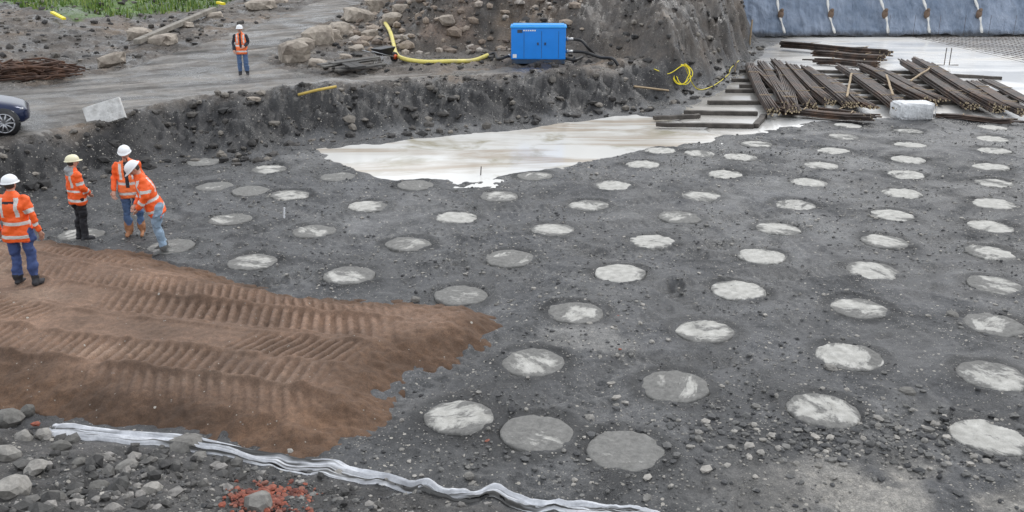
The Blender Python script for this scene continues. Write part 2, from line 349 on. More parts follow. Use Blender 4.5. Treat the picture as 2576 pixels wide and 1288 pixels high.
# ------------------------------------------------------------------ piles
t=NT('pile_mat'); oi=t.n('ObjectInfo'); off=t.n('CombineXYZ',{0:t.math('MULTIPLY',oi.outputs['Random'],80.),1:t.math('MULTIPLY',oi.outputs['Random'],37.)})
vec=t.n('VectorMath',{0:t.tc.outputs['Object'],1:off.outputs[0]},operation='ADD').outputs[0]
sv=t.n('Mapping',{'Vector':vec,'Scale':(.7,1.3,1)}).outputs[0]
dirtv=t.n('SeparateColor',{'Color':oi.outputs['Color']}).outputs[0]
rad=t.n('VectorMath',{0:t.tc.outputs['Object']},operation='LENGTH').outputs['Value']
base=t.mix(t.ramp(t.noise(6,7,.75,vec),[(.3,0),(.7,1)]),(.31,.30,.275),(.66,.645,.605))
m=t.math('ADD',t.noise(2.0,8,.72,sv,.4),t.math('MULTIPLY',t.math('SUBTRACT',dirtv,.5),.40))
m=t.math('ADD',m,t.math('MULTIPLY',t.ramp(rad,[(.28,0),(.46,1)]),.12))
mk=t.ramp(m,[(.53,0),(.61,1)])
mask2=t.ramp(t.noise(24,5,.8,vec),[(.54,0),(.62,1)])
mk=t.math('MAXIMUM',t.math('MULTIPLY',mk,t.math('SUBTRACT',.98,t.math('MULTIPLY',dirtv,.2))),t.math('MULTIPLY',mask2,.5))
c=t.mix(mk,base,t.mix(t.ramp(t.noise(14,6,.75,vec),[(.3,0),(.7,1)]),(.065,.065,.064),(.21,.205,.195)))
t.set('Base Color',c); t.set('Roughness',.85); t.set('Specular IOR Level',.25); t.bump(t.noise(14,7,.8,vec),.9,.03)
PM=t.m
for i,(p,(px,py)) in enumerate(zip(PILES,PW)):
    mb=MB(); n=64; rr=.450+.018*RNG.random()
    def wob(a,q): return 1+.06*float(vnoise(2*math.cos(a)+i*5+q,2*math.sin(a)))+.06*float(vnoise(6*math.cos(a)+i*5+q,6*math.sin(a),3))
    rings=[]
    for (f,z) in ((1.0,-.12),(1.0,-.018),(.985,-.006),(.93,.0),(.75,.003),(.6,.004),(.4,.005),(.2,.006),(.02,.006)):
        rings.append([(rr*f*math.cos(a)*wob(a,0),rr*f*math.sin(a)*wob(a,9),z+.028*float(vnoise(4*f*math.cos(a)+i,4*f*math.sin(a)))) for a in [2*math.pi*k/n for k in range(n)]])
    mb.loft(rings); o=mb.obj('concrete_pile',[PM],(px,py,.012),RNG.random()*6.28)
    o.rotation_euler[0]=RNG.normal()*.015; o.rotation_euler[1]=RNG.normal()*.018
    dv=DIRTY.get(p,.28+.34*RNG.random()); o.color=(dv,dv,dv,1)
# ------------------------------------------------------------------ stones
def ico(sub):
    import bmesh
    bm=bmesh.new(); bmesh.ops.create_icosphere(bm,subdivisions=sub,radius=1); 
    V=np.array([v.co[:] for v in bm.verts]); Fc=np.array([[v.index for v in f.verts] for f in bm.faces]); bm.free(); return V,Fc
I1=ico(1); I2=ico(2)
def rockmat(name,cols,bump=.5):
    t=NT(name); r=t.n('Attribute',attribute_name='rnd').outputs['Fac']
    c=t.ramp(r,[(i/(len(cols)-1) if len(cols)>1 else 0,c) for i,c in enumerate(cols)])
    c=t.mix(1,c,t.ramp(t.noise(12,6,.7),[(.3,.55),(.7,1.35)]),'MULTIPLY'); t.set('Base Color',c); t.set('Roughness',.8); t.bump(t.noise(25,4,.7),bump,.02); return t.m
def scatter(name,P,S,mat,base=I1,jag=.28,flat=.65,sink=.25,smooth=False):
    V0,F0=base; n=len(P); k=len(V0)
    J=1+jag*(RNG.random((n,k,1))-.5)*2; V=V0[None]*J
    A=np.stack([.7+.6*RNG.random(n),.7+.6*RNG.random(n),flat*(.7+.6*RNG.random(n))],-1); V=V*A[:,None,:]
    a=RNG.random(n)*6.28; ca,sa=np.cos(a)[:,None],np.sin(a)[:,None]
    V=np.stack([V[...,0]*ca-V[...,1]*sa,V[...,0]*sa+V[...,1]*ca,V[...,2]+.3*V[...,0]*(RNG.random((n,1))-.5)],-1)
    S=np.asarray(S); V=V*S[:,None,None]; Pp=np.array(P,float); Pp[:,2]+=S*flat*(.5-sink)
    V=V+Pp[:,None,:]; Fc=(F0[None]+(np.arange(n)*k)[:,None,None]).reshape(-1,3)
    r=np.repeat(RNG.random(n),k)
    return newobj(name,npmesh(name,V.reshape(-1,3),Fc,smooth,{'rnd':r}),[mat])
def onground(x,y): 
    return Hfull(x,y)[0]
def pts(n,fx,keep=None):
    x,y=fx(n); z=onground(x,y)
    if keep is not None: k=keep(x,y); x,y,z=x[k],y[k],z[k]
    return np.stack([x,y,z],-1)
greys=[(.05,.05,.052),(.10,.10,.10),(.17,.165,.155),(.38,.355,.32)]
GM=rockmat('gravel_mat',greys); DM=rockmat('clod_mat',[(.026,.025,.025),(.045,.042,.040),(.08,.073,.066),(.24,.215,.185)]); 
def far_from_pile(x,y,r=.47):
    k=np.ones(len(x),bool)
    for px,py in PW: k&=((x-px)**2+(y-py)**2)>r*r
    return k
def f1(n):
    y=7.5+RNG.random(n)**1.5*24; x=(RNG.random(n)*2-1)*(.6*y+2); return x,y
P=pts(17000,f1,lambda x,y:far_from_pile(x,y)&(sd(x,y,TOE)<0)&(sd(x,y,SOIL)<-.1)&(sd(x,y,PUD)<0)&(sd(x,y,SLAB)<0)&(fbm(x,y,.6,3,55)>-.05-.25*RNG.random(len(x))))
scatter('gravel',P,.009+.030*RNG.random(len(P))**5+.0005*P[:,1],GM)
def f2(n):
    a=RNG.normal(size=n); b=RNG.normal(size=n)*.35; return 4.3+a*1.8,9.6-.15*a+b*(1+.5*np.abs(a))
P=pts(1300,f2,lambda x,y:far_from_pile(x,y)&(y>7)); scatter('loose_stones',P,.014+.05*RNG.random(len(P))**3,GM)
def f3(n):
    y=14+RNG.random(n)*42; x=(RNG.random(n)*2-1)*(.6*y+2); return x,y
def kb(x,y):
    U,dh,d,w=masks(x,y); return (((d>-.5)&(d<w*1.1))|(dh>0)|((d>w)&(RNG.random(len(x))<.45)))&(sd(x,y,ROAD)<0)&(sd(x,y,SLAB)<0)&(sd(x,y,PUD)<0)
P=pts(24000,f3,kb); scatter('spoil_clods',P,.025+.16*RNG.random(len(P))**5,DM)
def f6(n):
    y=38+RNG.random(n)*20; x=-8+RNG.random(n)*11; return x,y
P=pts(2200,f6,lambda x,y:(sd(x,y,ROAD)<-.3)&(masks(x,y)[1]>-2)); scatter('demolition_rubble',P,.04+.30*RNG.random(len(P))**4,rockmat('demolition_mat',[(.10,.08,.07),(.20,.155,.12),(.32,.26,.205),(.40,.36,.32)]),jag=.2)
# near bank rubble
def f4(n):
    x=-8+RNG.random(n)*9.5; return x,yline(x)-RNG.random(n)*3.2-.16
def k4(x,y): return (RNG.random(len(x))<np.clip(1.0-(x+5.5)/6,.25,1))&(fbm(x,y,1.2,2,93)>-.22)
P=pts(6000,f4,k4); sz=.010+.11*RNG.random(len(P))**5*np.clip(1.1-(P[:,0]+6)/6,.35,1.2)
scatter('rubble',P,sz,rockmat('rubble_mat',[(.045,.043,.042),(.08,.077,.073),(.14,.133,.123),(.32,.30,.28)]),flat=.8)
big=[];bs=[]
for u,v,s_ in [(20,1060,.16),(70,1040,.10),(60,1110,.12),(110,1100,.10),(20,1150,.13),(90,1180,.10),(150,1130,.11),(200,1170,.09),(320,1180,.12),(470,1130,.17),(500,1160,.12),(30,1240,.18),(130,1260,.12),(440,1120,.1),(250,1230,.1),(380,1240,.09),(650,1275,.13),(1180,1200,.06),(850,1195,.06),(175,1075,.07),(730,1140,.05),(2395,795,.09),(2282,990,.1),(2090,928,.08),(1045,757,.07),(1095,790,.05),(1640,862,.05),(1250,770,.05)]:
    x,y,z=hit(u,v); big.append((x,y,z)); bs.append(s_)
scatter('broken_stone',big,bs,rockmat('stone_mat',[(.12,.115,.105),(.2,.19,.175),(.36,.34,.31)]),I2,.14,.8)
P=[];
for i in range(420):
    u=600+RNG.normal()*30+150*RNG.random(); v=1255+RNG.normal()*18; P.append(hit(u,min(v,1300)))
P+= [hit(1228,1113),hit(1230,1110),hit(90,1068),hit(300,1140),hit(1560,880),hit(1555,795)]
scatter('brick_rubble',P,np.r_[.010+.035*RNG.random(420)**2,[.05,.04,.06,.05,.03,.02]],rockmat('brick_mat',[(.12,.04,.03),(.30,.08,.045),(.24,.11,.08)]))
# demolition blocks
BM=simple('boulder_mat',(.38,.33,.275),.85,0,.35,3,.9,(.17,.14,.115),.06)
def boulder(u,v,w,h=None,rot=None,name='broken_concrete_block',mat=BM):
    x,y,z=hit(u,v); zc=y*CT+(CH-z)*ST; W=w/F*zc; V0,F0=I2; h=h or .75
    bxy=V0/np.maximum(np.abs(V0).max(1,keepdims=True),1e-6); V=V0*.06+bxy*.94
    V=V*(1+.08*(RNG.random((len(V),1))-.5)*2)*np.array([W*.5,W*.42,W*.5*h])
    V[:,0]+=V[:,2]*RNG.normal()*.2; V[:,0]*=1+.25*V[:,1]/W*RNG.normal()
    o=newobj(name,npmesh(name,V,F0,False),[mat]); o.location=(x,y,z+W*.28*h); o.rotation_euler=(RNG.normal()*.14,RNG.normal()*.14,RNG.normal()*.4 if rot is None else rot)
    return o
for a in [(955,25,62),(900,55,70,.6),(855,88,66,.6),(805,112,72,.8),(828,100,55,.6),(742,152,84,.75),(765,125,50),(282,163,66,.5),(412,112,66,.5),(352,98,56,.6),(655,22,70,.4),(700,10,50,.4),(985,60,45),(640,255,34,.4),(1125,60,36),(1010,30,45,.5),(930,95,40,.6),(900,130,34,.6),(1000,110,36),(870,150,30,.6),(800,165,40,.5),(540,45,40,.4),(470,70,34,.5)]: boulder(*a)
# ------------------------------------------------------------------ tarpaulin bank
xs=np.linspace(13,62,620); tv=np.linspace(0,1,90); X,Tt=np.meshgrid(xs,tv)
X=X+ (2.6*(1-Tt))*(1-sstep((X-13)/6))
wr=.16*fbm(X,Tt*4,.5,3,100)+.16*np.abs(fbm(X*.8+Tt*3,Tt*3-X*.25,1.2,3,101))+.12*np.exp(-Tt*9)*fbm(X,Tt*9,1.5,3,102)-.10*np.abs(fbm(X*1.6,Tt*1.2,1.0,3,104))
Yt=59.3+.02*(X-16)+3.4*Tt-wr*1.7; Zt=.03+4.5*Tt+wr*.8+.12*np.exp(-Tt*14)*(fbm(X,X*0,2.2,3,103)+.5)
t=NT('tarpaulin_mat'); sx=t.n('SeparateXYZ',{'Vector':t.tc.outputs['Object']}); tm=t.n('Mapping',{'Vector':t.tc.outputs['Object'],'Scale':(1.6,.4,.5)}).outputs[0]
c=t.mix(t.ramp(t.noise(.6,5,.6),[(.35,0),(.65,1)]),(.14,.185,.26),(.27,.32,.41))
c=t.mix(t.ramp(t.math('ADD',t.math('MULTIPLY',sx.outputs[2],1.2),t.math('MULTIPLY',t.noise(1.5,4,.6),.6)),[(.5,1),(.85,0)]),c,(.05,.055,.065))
t.set('Base Color',c); t.set('Roughness',.38); t.bump(t.noise(1.6,6,.65,tm,1.8),1.0,.25)
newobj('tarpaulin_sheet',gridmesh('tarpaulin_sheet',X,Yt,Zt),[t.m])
RW=simple('rope_mat',(.62,.61,.58),.8,0,.15,4,.2); SB=simple('sandbag_mat',(.16,.11,.08),.9,0,.3,5,.5)
def tz(x,tq):
    return (x,59.3+.02*(x-16)+3.4*tq-.16,.1+4.5*tq+.08)
for u in (1962,2088,2224,2330,2462,2640,2800):
    x=(u-1288)/F*58.5; mb=MB()
    P=[tz(x-.25+.25*(1-q)+.08*math.sin(q*9+u),q) for q in np.linspace(.02,1,22)]
    mb.tube(P,[.075+.035*math.sin(i*1.7) for i in range(22)],6,0,True,False,.5)
    bx,by,bz=tz(x-.07,.27); mb.ell((bx,by-.1,bz),(.2,.15,.3),1,12,8); mb.ell((bx+.04,by-.16,bz+.25),(.13,.12,.12),1,10,6)
    mb.obj('weighted_rope',[RW,SB])
# ------------------------------------------------------------------ rebar
RB=simple('rusty_steel',(.055,.041,.035),.55,.2,.6,3,.3,(.13,.075,.048)); TB=simple('dark_timber',(.06,.052,.046),.85,0,.4,4,.5,(.13,.115,.10)); EN=simple('cut_bar_ends',(.42,.34,.22),.7,0,.3,9,.1)
PT=simple('pale_timber',(.33,.25,.16),.85,0,.3,5,.4)
def bundle(a,b,n,r=.03,z=.16,spread=.17,name='rebar_bundle',sag=.05,zb=None):
    A=np.array([*G(*a,z),z]); B=np.array([*G(*b,z),zb if zb else z]); d=B-A; L=np.linalg.norm(d); d/=L; px=np.array([-d[1],d[0],0]); mb=MB()
    per=max(3,int(spread*2/(2*r))); bow=RNG.normal()*.08
    for i in range(n):
        lay,k=divmod(i,per); o=(k-(per-1)/2+.5*(lay%2))*2.05*r; e=RNG.normal(size=2)*.20; b1,b2=RNG.normal(size=2)*.025
        zz=lay*2*r*.9; pp=[]
        for q,so in ((0,b1),(.25,b1*.3),(.5,0),(.75,b2*.3),(1,b2)):
            ee=e[0] if q==0 else (e[1] if q==1 else 0)
            pp.append(A+d*(L*q+ee)+px*(o+so+bow*4*q*(1-q))+np.array([0,0,zz+sag*.5*math.sin(q*7+bow*9)]))
        mb.tube(pp,r,6,0); dd=pp[-1]-pp[-2]; dd/=np.linalg.norm(dd); mb.tube([pp[-1]+dd*.003,pp[-1]+dd*.012],r*.95,6,1,False)
    for q in (.3,.8):
        c=A+d*L*q+px*bow*4*q*(1-q); h=math.ceil(n/per)*2*r*.9
        mb.box(c+np.array([0,0,h+.01]),(spread*2.2,.035,.02),2,Matrix.Rotation(math.atan2(px[1],px[0])+.1*RNG.normal(),3,'Z'))
    return mb.obj(name,[RB,EN,PT])
for a,b,n in [((1885,166),(1945,285),26),((1915,163),(1985,272),26),((1948,160),(2040,276),32),((1985,168),(2085,262),30),((2025,178),(2135,270),28),((2055,190),(2165,268),22),((2080,200),(2195,273),16),((2112,172),(2262,282),24),((2168,172),(2335,262),32),((2210,176),(2370,256),16),((2272,162),(2440,275),30),((2305,158),(2505,280),38),((2335,162),(2530,275),20),((2345,178),(2470,270),16),((2440,212),(2572,288),28),((2480,205),(2640,290),14),((1900,175),(2000,280),18),((1960,172),(1990,284),16),((2140,180),(2290,278),14)]:
    bundle(a,b,n,z=.20+.06*RNG.random(),spread=.21)
bundle((1955,284),(2190,302),26,z=.12,spread=.22); bundle((1965,268),(2150,290),12,z=.14)
bundle((1975,118),(2232,140),30,r=.04,z=.2,spread=.3); bundle((2055,140),(2215,152),24,r=.04,z=.2,spread=.25); bundle((2050,158),(2205,167),18,r=.04,z=.1,spread=.2)
bundle((2365,295),(2560,310),12,z=.06,spread=.12)
def beam(a,b,w=.16,h=.12,z=0.02,name='timber_bearer',mat=TB,onh=False):
    if onh: A=np.array(hit(*a));B=np.array(hit(*b))
    else: A=np.array([*G(*a,z),z]);B=np.array([*G(*b,z),z])
    d=B-A;L=np.linalg.norm(d); mb=MB(); n=9; rings=[]
    px=np.array([-d[1],d[0],0]);px/=np.linalg.norm(px)
    for i in range(n):
        c=A+d*i/(n-1)+np.array([0,0,h/2+.006*RNG.normal()])+px*.01*RNG.normal()
        rings.append([c+px*w/2*sx+np.array([0,0,h/2*sz]) for sx,sz in((-1,-1),(1,-1),(1,1),(-1,1))])
    mb.loft(rings,0,False); return mb.obj(name,[mat],bevel=.012)
for a,b in [((1860,182),(2330,186)),((1840,205),(2490,212)),((1825,232),(2540,238)),((1780,262),(2560,262)),((2000,250),(2576,251)),((1720,287),(1905,290)),((1650,318),(1895,322)),((1645,302),(1760,296)),((1900,322),(1922,295)),((2040,126),(2180,124)),((2330,190),(2520,200)),((1905,196),(2400,198)),((1860,220),(2440,224))]:
    beam(a,b,.2,.13)
for a,b in [((2142,186),(2130,245)),((2290,205),(2340,172)),((2230,190),(2245,240))]: beam(a,b,.08,.05,.50,'timber_batten',PT)
# rebar mesh mats
mb=MB()
for i in range(34): 
    x=25.5+i*.45; mb.tube([(x,40,.10),(x,59,.10)],.010,4,0)
for j in range(40):
    y=40+j*.47; mb.tube([(25.2+(.4 if j%2 else 0)+(59-y)*.06,y,.12),(41,y,.12)],.010,4,0)
for i in range(9): mb.tube([(24+i*1.6,59.0,.1),(24+i*1.6,59.0,1.4)],.012,4,0)
mb.obj('rebar_mesh_mat',[RB])
mb=MB(); x,y=G(2385,165)
mb.tube([(x-.55,y,.03),(x-.2,y,.03),(x-.2,y,.85),(x+.05,y,.85),(x+.05,y,.03),(x+.5,y,.03)],.022,6,0); mb.obj('bent_starter_bar',[RB])
# white wrapped pallet
x,y=G(2300,303); mb=MB()
def sup(p): return np.sign(p)*np.abs(p)**.35
mb.ell((0,0,.3),(.64,.42,.30),0,40,24,fn=lambda p:sup(p)*(1+.13*float(vnoise(p[0]*5+p[2]*4,p[1]*5-p[2]*6,7))))
for i in range(5): mb.tube([(-.62+i*.3,-.47,.05),(-.6+i*.3,-.48,.5)],.012,5,0)
mb.obj('white_wrapped_pallet',[simple('white_plastic',(.66,.67,.68),.35,0,.2,4,.9,(.42,.42,.42),.05)],(x,y+.3,.0),.05)
# ------------------------------------------------------------------ generator
BL=simple('blue_paint',(.010,.23,.76),.35,0,.06,2,.03); BL2=simple('blue_paint_light',(.05,.38,.85),.35,0,.05,2,.02); DK=simple('black_rubber',(.018,.018,.02),.5,0,.3,10,.1); WH=simple('white_label',(.75,.76,.78),.5,0,.05,5,0); SK=simple('dark_blue_steel',(.03,.06,.11),.5,.2,.3,5,.1,(.09,.07,.05)); SI=simple('galvanised_steel',(.42,.43,.44),.35,.8,.2,8,.1)
x,y,z=hit(1355,163); E=bpy.data.objects.new('diesel_generator',None); scene.collection.objects.link(E); E.location=(x,y+.5,z); E.rotation_euler[2]=-.03
W,Hh,D=2.12,1.20,1.05
mb=MB(); mb.box((0,0,.2+Hh/2),(W,D,Hh)); mb.obj('canopy',[BL],parent=E,bevel=.03)
mb=MB(); mb.box((0,0,.2+Hh+.03),(W+.06,D+.06,.07)); mb.box((0,0,.2+Hh+.08),(W-.1,D-.12,.05)); mb.obj('roof_panel',[BL2],parent=E,bevel=.015)
mb=MB(); mb.box((0,0,.115),(W-.04,D-.04,.17)); mb.obj('skid_base',[SK],parent=E,bevel=.01)
mb=MB()
for sx in(-.45,.35): mb.box((sx,-D/2+.017,.09),(.26,.02,.09))
mb.box((-W/2+.34,-D/2-.004,.2+Hh-.13),(.2,.012,.12)); mb.box((-.02,-D/2-.012,.2+Hh*.5),(.06,.03,.10)); mb.box((.26,-D/2-.012,.2+Hh*.5),(.06,.03,.10))
mb.box((0.12,-D/2-.002,.2+Hh*.47),(.012,.008,Hh*.86)); mb.box((-.56,-D/2-.002,.2+Hh*.47),(.012,.008,Hh*.86)); mb.box((.78,-D/2-.002,.2+Hh*.47),(.012,.008,Hh*.86))
for k in range(7): mb.box((W/2+.002,.0,.6+k*.07),(.012,.6,.02))
mb.obj('doors_and_handles',[SK],parent=E)
mb=MB(); mb.box((-W/2+.14,-D/2-.004,.33),(.15,.01,.14))
for k in range(6): mb.box((-.56+k*.085,-D/2-.004,.2+Hh-.1),(.06,.01,.05))
mb.obj('labels',[WH],parent=E)
mb=MB()
for zz in(.95,.48): mb.tube([(W/2-.02,-.2,zz),(W/2+.3,-.25,zz)],.06,10); mb.tube([(W/2+.05,-.2,zz),(W/2+.1,-.2,zz)],.09,10)
mb.tube([(-W/2-.02,-.2,.30),(-W/2-.12,-.2,.30)],.08,10); mb.obj('pipe_couplings',[SI],parent=E)
gx,gy,gz=E.location
def hose(name,P,r,mat,n=10):
    mb=MB(); mb.tube(catmull(P,n),r,10,0); return mb.obj(name,[mat])
def hz(u,v,dz): a=hit(u,v); return (a[0],a[1],float(onground(np.array([a[0]]),np.array([a[1]]))[0])+dz)
hose('rubber_hose',[(gx+1.25,gy-.25,gz+.95),(gx+1.65,gy-.3,gz+.9),(gx+1.95,gy-.35,gz+.6),hz(1500,150,.1)],.055,DK)
hose('rubber_hose',[(gx+1.25,gy-.25,gz+.48),(gx+1.8,gy-.4,gz+.46),(gx+2.4,gy-.7,gz+.3),hz(1540,160,.1),hz(1555,170,.06)],.06,DK)
hose('rubber_hose',[(gx+.9,gy-.3,gz+.25),(gx+1.4,gy-.5,gz+.18),hz(1465,152,.08)],.055,DK)
YL=simple('yellow_hose_mat',(.72,.62,.16),.45,0,.12,5,.2,(.5,.42,.2)); YB=simple('yellow_plastic',(.85,.70,.02),.45,0,.1,5,.1)
hose('rubber_hose',[(gx-1.15,gy-.2,gz+.30),(gx-1.6,gy-.3,gz+.2),hz(1245,146,.12),hz(1225,147,.1)],.055,DK)
hose('yellow_hose',[hz(1228,147,.12),hz(1190,152,.1),hz(1130,162,.1),hz(1070,164,.1),hz(1020,160,.12),hz(998,148,.14),hz(990,120,.16),hz(982,95,.2),hz(968,74,.25)],.085,YL)
P=[hz(1645,184,.06),hz(1680,193,.06),hz(1712,190,.08)]
c=hit(1714,216); cz=float(onground(np.array([c[0]]),np.array([c[1]]))[0])
for k in range(46): a=k*.42+1.2; rr=.36+.09*math.sin(k*.9); P.append((c[0]+rr*math.cos(a)+.05*math.sin(k*.21),c[1]+rr*.6*math.sin(a),cz+.36+.30*math.sin(a)+.05*math.sin(k*1.3)))
P+=[hz(1750,228,.08),hz(1790,222,.06),hz(1830,196,.06),hz(1838,178,.1),hz(1858,160,.1)]
hose('coiled_yellow_hose',P,.016,YB,5)
def stake(u,v,h,name='timber_stake',mat=PT,r=.03):
    x,y,z=hit(u,v); mb=MB(); mb.tube([(x,y,z-.1),(x+.03,y,z+h)],[r,r*.9],6,0,False); mb.obj(name,[mat])
stake(1886,110,1.3,r=.05); stake(1848,185,.5); stake(1208,452,.35,'survey_peg',TB,.015); stake(714,545,.2,'survey_peg',WH,.02)
mb=MB(); A=np.array(hz(752,264,.12)); B=np.array(hz(848,252,.2)); mb.tube([A,(A+B)/2+np.array([0,0,.02]),B],.045,8,0); mb.obj('yellow_pole',[simple('faded_yellow',(.50,.36,.08),.6,0,.2,5,.2)])
A=np.array(hz(1595,211,.06));B=np.array(hz(1682,226,.08)); mb=MB(); mb.tube([A,B],.04,4,0,False); mb.obj('timber_lath',[PT])
def plank(name,a,b,w,h,mat,dz=.05,n=1,off=0):
    A=np.array(hz(*a,dz));B=np.array(hz(*b,dz)); d=B-A; L=np.linalg.norm(d); px=np.array([-d[1],d[0],0]);px/=np.linalg.norm(px)+1e-9; mb=MB()
    for k in range(n):
        o=px*(k*w*1.1)+np.array([0,0,RNG.random()*.08*n])
        rings=[[A+o+d*q+px*w/2*sx+np.array([0,0,h/2*sz]) for sx,sz in((-1,-1),(1,-1),(1,1),(-1,1))] for q in np.linspace(RNG.random()*.1,1-RNG.random()*.1,5)]
        mb.loft(rings,0,False)
    return mb.obj(name,[mat],bevel=.01)
plank('concrete_beam',(318,131),(552,32),.30,.2,simple('weathered_concrete',(.25,.23,.20),.85,0,.25,4,.4,(.12,.1,.08)),.25)
plank('timber_boards',(838,192),(975,172),.35,.06,simple('grey_boards',(.085,.08,.075),.8,0,.4,4,.3,(.16,.15,.13)),.12,4)
plank('timber_boards',(850,176),(895,196),.3,.05,simple('grey_boards_b',(.05,.047,.045),.8,0,.4,4,.3),.22,2)
plank('yellow_strip',(132,44),(165,60),.18,.1,YB,.2); plank('yellow_strip',(548,26),(566,30),.2,.12,YB,.4)
mb=MB()
for i in range(170):
    x,y,z=hit(-40+RNG.random()*215,196+RNG.normal()*7); a=RNG.normal()*.5; L=.5+RNG.random()*1.6; p=np.array([x,y,z+.05+RNG.random()*.45]); d=np.array([math.cos(a),math.sin(a),RNG.normal()*.15])*L/2
    mb.tube([p-d,p+np.array([0,0,RNG.normal()*.08]),p+d],.02+.025*RNG.random(),5,0)
mb.obj('scrap_rebar_pile',[simple('scrap_mat',(.07,.038,.026),.8,.1,.6,4,.3,(.16,.08,.045))])
x,y,z=hit(262,318); mb=MB(); mb.box((0,0,.27),(1.02,.14,.58)); 
o=mb.obj('concrete_slab_offcut',[simple('pale_block',(.62,.615,.60),.75,0,.25,5,.6,(.34,.33,.31),.03)],(x,y+.25,z),0,bevel=.015); o.rotation_euler=(-.35,-.28,.16); o.location[2]+=.04
# wheelbarrow
x,y,z=hit(965,160); E=bpy.data.objects.new('wheelbarrow',None); scene.collection.objects.link(E); E.location=(x,y,z+.02); E.rotation_euler[2]=.9
mb=MB(); mb.loft([[(-.2,-.15,.3),(.3,-.15,.3),(.3,.15,.3),(-.2,.15,.3)],[(-.42,-.3,.58),(.45,-.28,.62),(.45,.28,.62),(-.42,.3,.58)]],0,False); mb.obj('tray',[DK],parent=E,bevel=.02)
mb=MB(); 
for sy in(-.22,.22): mb.tube([(.55,sy*.3,.2),(0,sy,.32),(-.85,sy*1.2,.55)],.02,6); mb.tube([(-.25,sy,.35),(-.35,sy,.0),(-.15,sy,.0)],.018,6)
mb.obj('frame',[SI],parent=E)
mb=MB(); mb.tube([(.6,-.05,.19),(.6,.05,.19)],.19,18); mb.obj('tyre',[DK],parent=E,bevel=.02)
mb=MB(); mb.tube([(.6,-.06,.19),(.6,.06,.19)],.1,14); mb.obj('wheel_hub',[simple('orange_red',(.7,.12,.04),.5)],parent=E)
# crumpled plastic sheeting along the near bank
q=np.linspace(0,1,620); a_=np.linspace(-1,1,30); Q,A_=np.meshgrid(q,a_,indexing='ij')
x=-5.75+8.6*Q; hwid=(.17-.05*Q+.06*fbm(x,x*0,.7,2,120)); hwid=np.clip(hwid,.07,.3)*sstep(Q/.02+.15)
yy=yline(x)+.03*np.sin(x*1.3)+.05*fbm(x,x*0,.6,2,121)+A_*hwid+.02*fbm(x*3,A_*2,1.,2,122)-.02
xx=x-.26*A_*hwid
fold=fbm(x*.8,A_*hwid*38,1.0,3,123)
zz=onground(xx.ravel(),yy.ravel()).reshape(xx.shape)
z2=zz+.035+.10*fold*(1-A_**2*.5)-.05*(np.abs(A_)>.93)
t=NT('torn_plastic'); fo=t.n('Attribute',attribute_name='soil').outputs['Fac']
c=t.mix(t.ramp(t.noise(6,5,.7),[(.35,0),(.65,1)]),(.48,.49,.52),(.74,.75,.78)); c=t.mix(t.ramp(fo,[(.46,0),(.62,1)]),c,(.07,.068,.065)); t.set('Base Color',c); t.set('Roughness',.4); t.bump(t.noise(30,3,.6),.3,.01)
hole=fbm(x*.5,A_*hwid*34,1.0,4,125)
newobj('plastic_sheeting',gridmesh('plastic_sheeting',xx,yy,z2,{'soil':hole+.42},keep=hole<.33),[t.m])
# ------------------------------------------------------------------ grass
n=30000; x=-50+RNG.random(n)*36; y=38+RNG.random(n)*30; k=(sd(x,y,GRASS)+fbm(x,y,.8,3,1)*1.2>.1)&(fbm(x,y,.6,2,3)>-.25); x,y=x[k],y[k]; z=onground(x,y); n=len(x)
a=RNG.random(n)*6.28; h=.12+.4*RNG.random(n)**2; w=.03+.04*RNG.random(n); lx,ly=RNG.normal(size=(2,n))*.1
V=np.stack([np.stack([x-w*np.cos(a),y-w*np.sin(a),z-.03],-1),np.stack([x+w*np.cos(a),y+w*np.sin(a),z-.03],-1),np.stack([x+lx,y+ly,z+h],-1)],1).reshape(-1,3)
t=NT('grass_mat'); r=t.n('Attribute',attribute_name='rnd').outputs['Fac']; t.set('Base Color',t.ramp(r,[(0,(.05,.10,.015)),(.6,(.13,.23,.035)),(1,(.26,.30,.07))])); t.set('Roughness',.6)
newobj('grass',npmesh('grass',V,np.arange(n*3).reshape(-1,3),False,{'rnd':np.repeat(RNG.random(n),3)}),[t.m])
# ------------------------------------------------------------------ car
CB=simple('car_paint',(.010,.018,.055),.18,.3,.05,2,0); GL=simple('car_glass',(.01,.012,.015),.05,0,.05,2,0); AL=simple('alloy_wheel',(.42,.43,.45),.3,.7,.1,5,0); LI=simple('headlamp',(.35,.36,.38),.1,.3,.05,4,0)
E=bpy.data.objects.new('parked_car',None); scene.collection.objects.link(E)
wx,wy=G(17,346,1.08); wz=float(onground(np.array([wx-.0]),np.array([wy+.5]))[0]); ca_=.44
E.location=(wx-(1.35*math.cos(ca_)+.88*math.sin(ca_)),wy-(1.35*math.sin(ca_)-.88*math.cos(ca_)),wz+.02); E.rotation_euler[2]=ca_
def sect(x,hw,zb,zt,n=28,e=.42):
    cz=(zb+zt)/2; hz_=(zt-zb)/2; R=[]
    for k in range(n):
        t_=2*math.pi*k/n; c,s_=math.cos(t_),math.sin(t_)
        R.append((x,hw*np.sign(c)*abs(c)**e,cz+hz_*np.sign(s_)*abs(s_)**e))
    return R
mb=MB(); mb.loft([sect(*q) for q in [(-2.25,.55,.45,.82),(-2.2,.74,.32,.95),(-1.9,.85,.22,1.0),(-1.2,.88,.2,.98),(0,.89,.2,.95),(.7,.88,.2,.92),(1.2,.87,.2,.86),(1.55,.83,.22,.78),(1.78,.72,.26,.70),(1.9,.5,.32,.60)]]); mb.obj('body',[CB],parent=E)
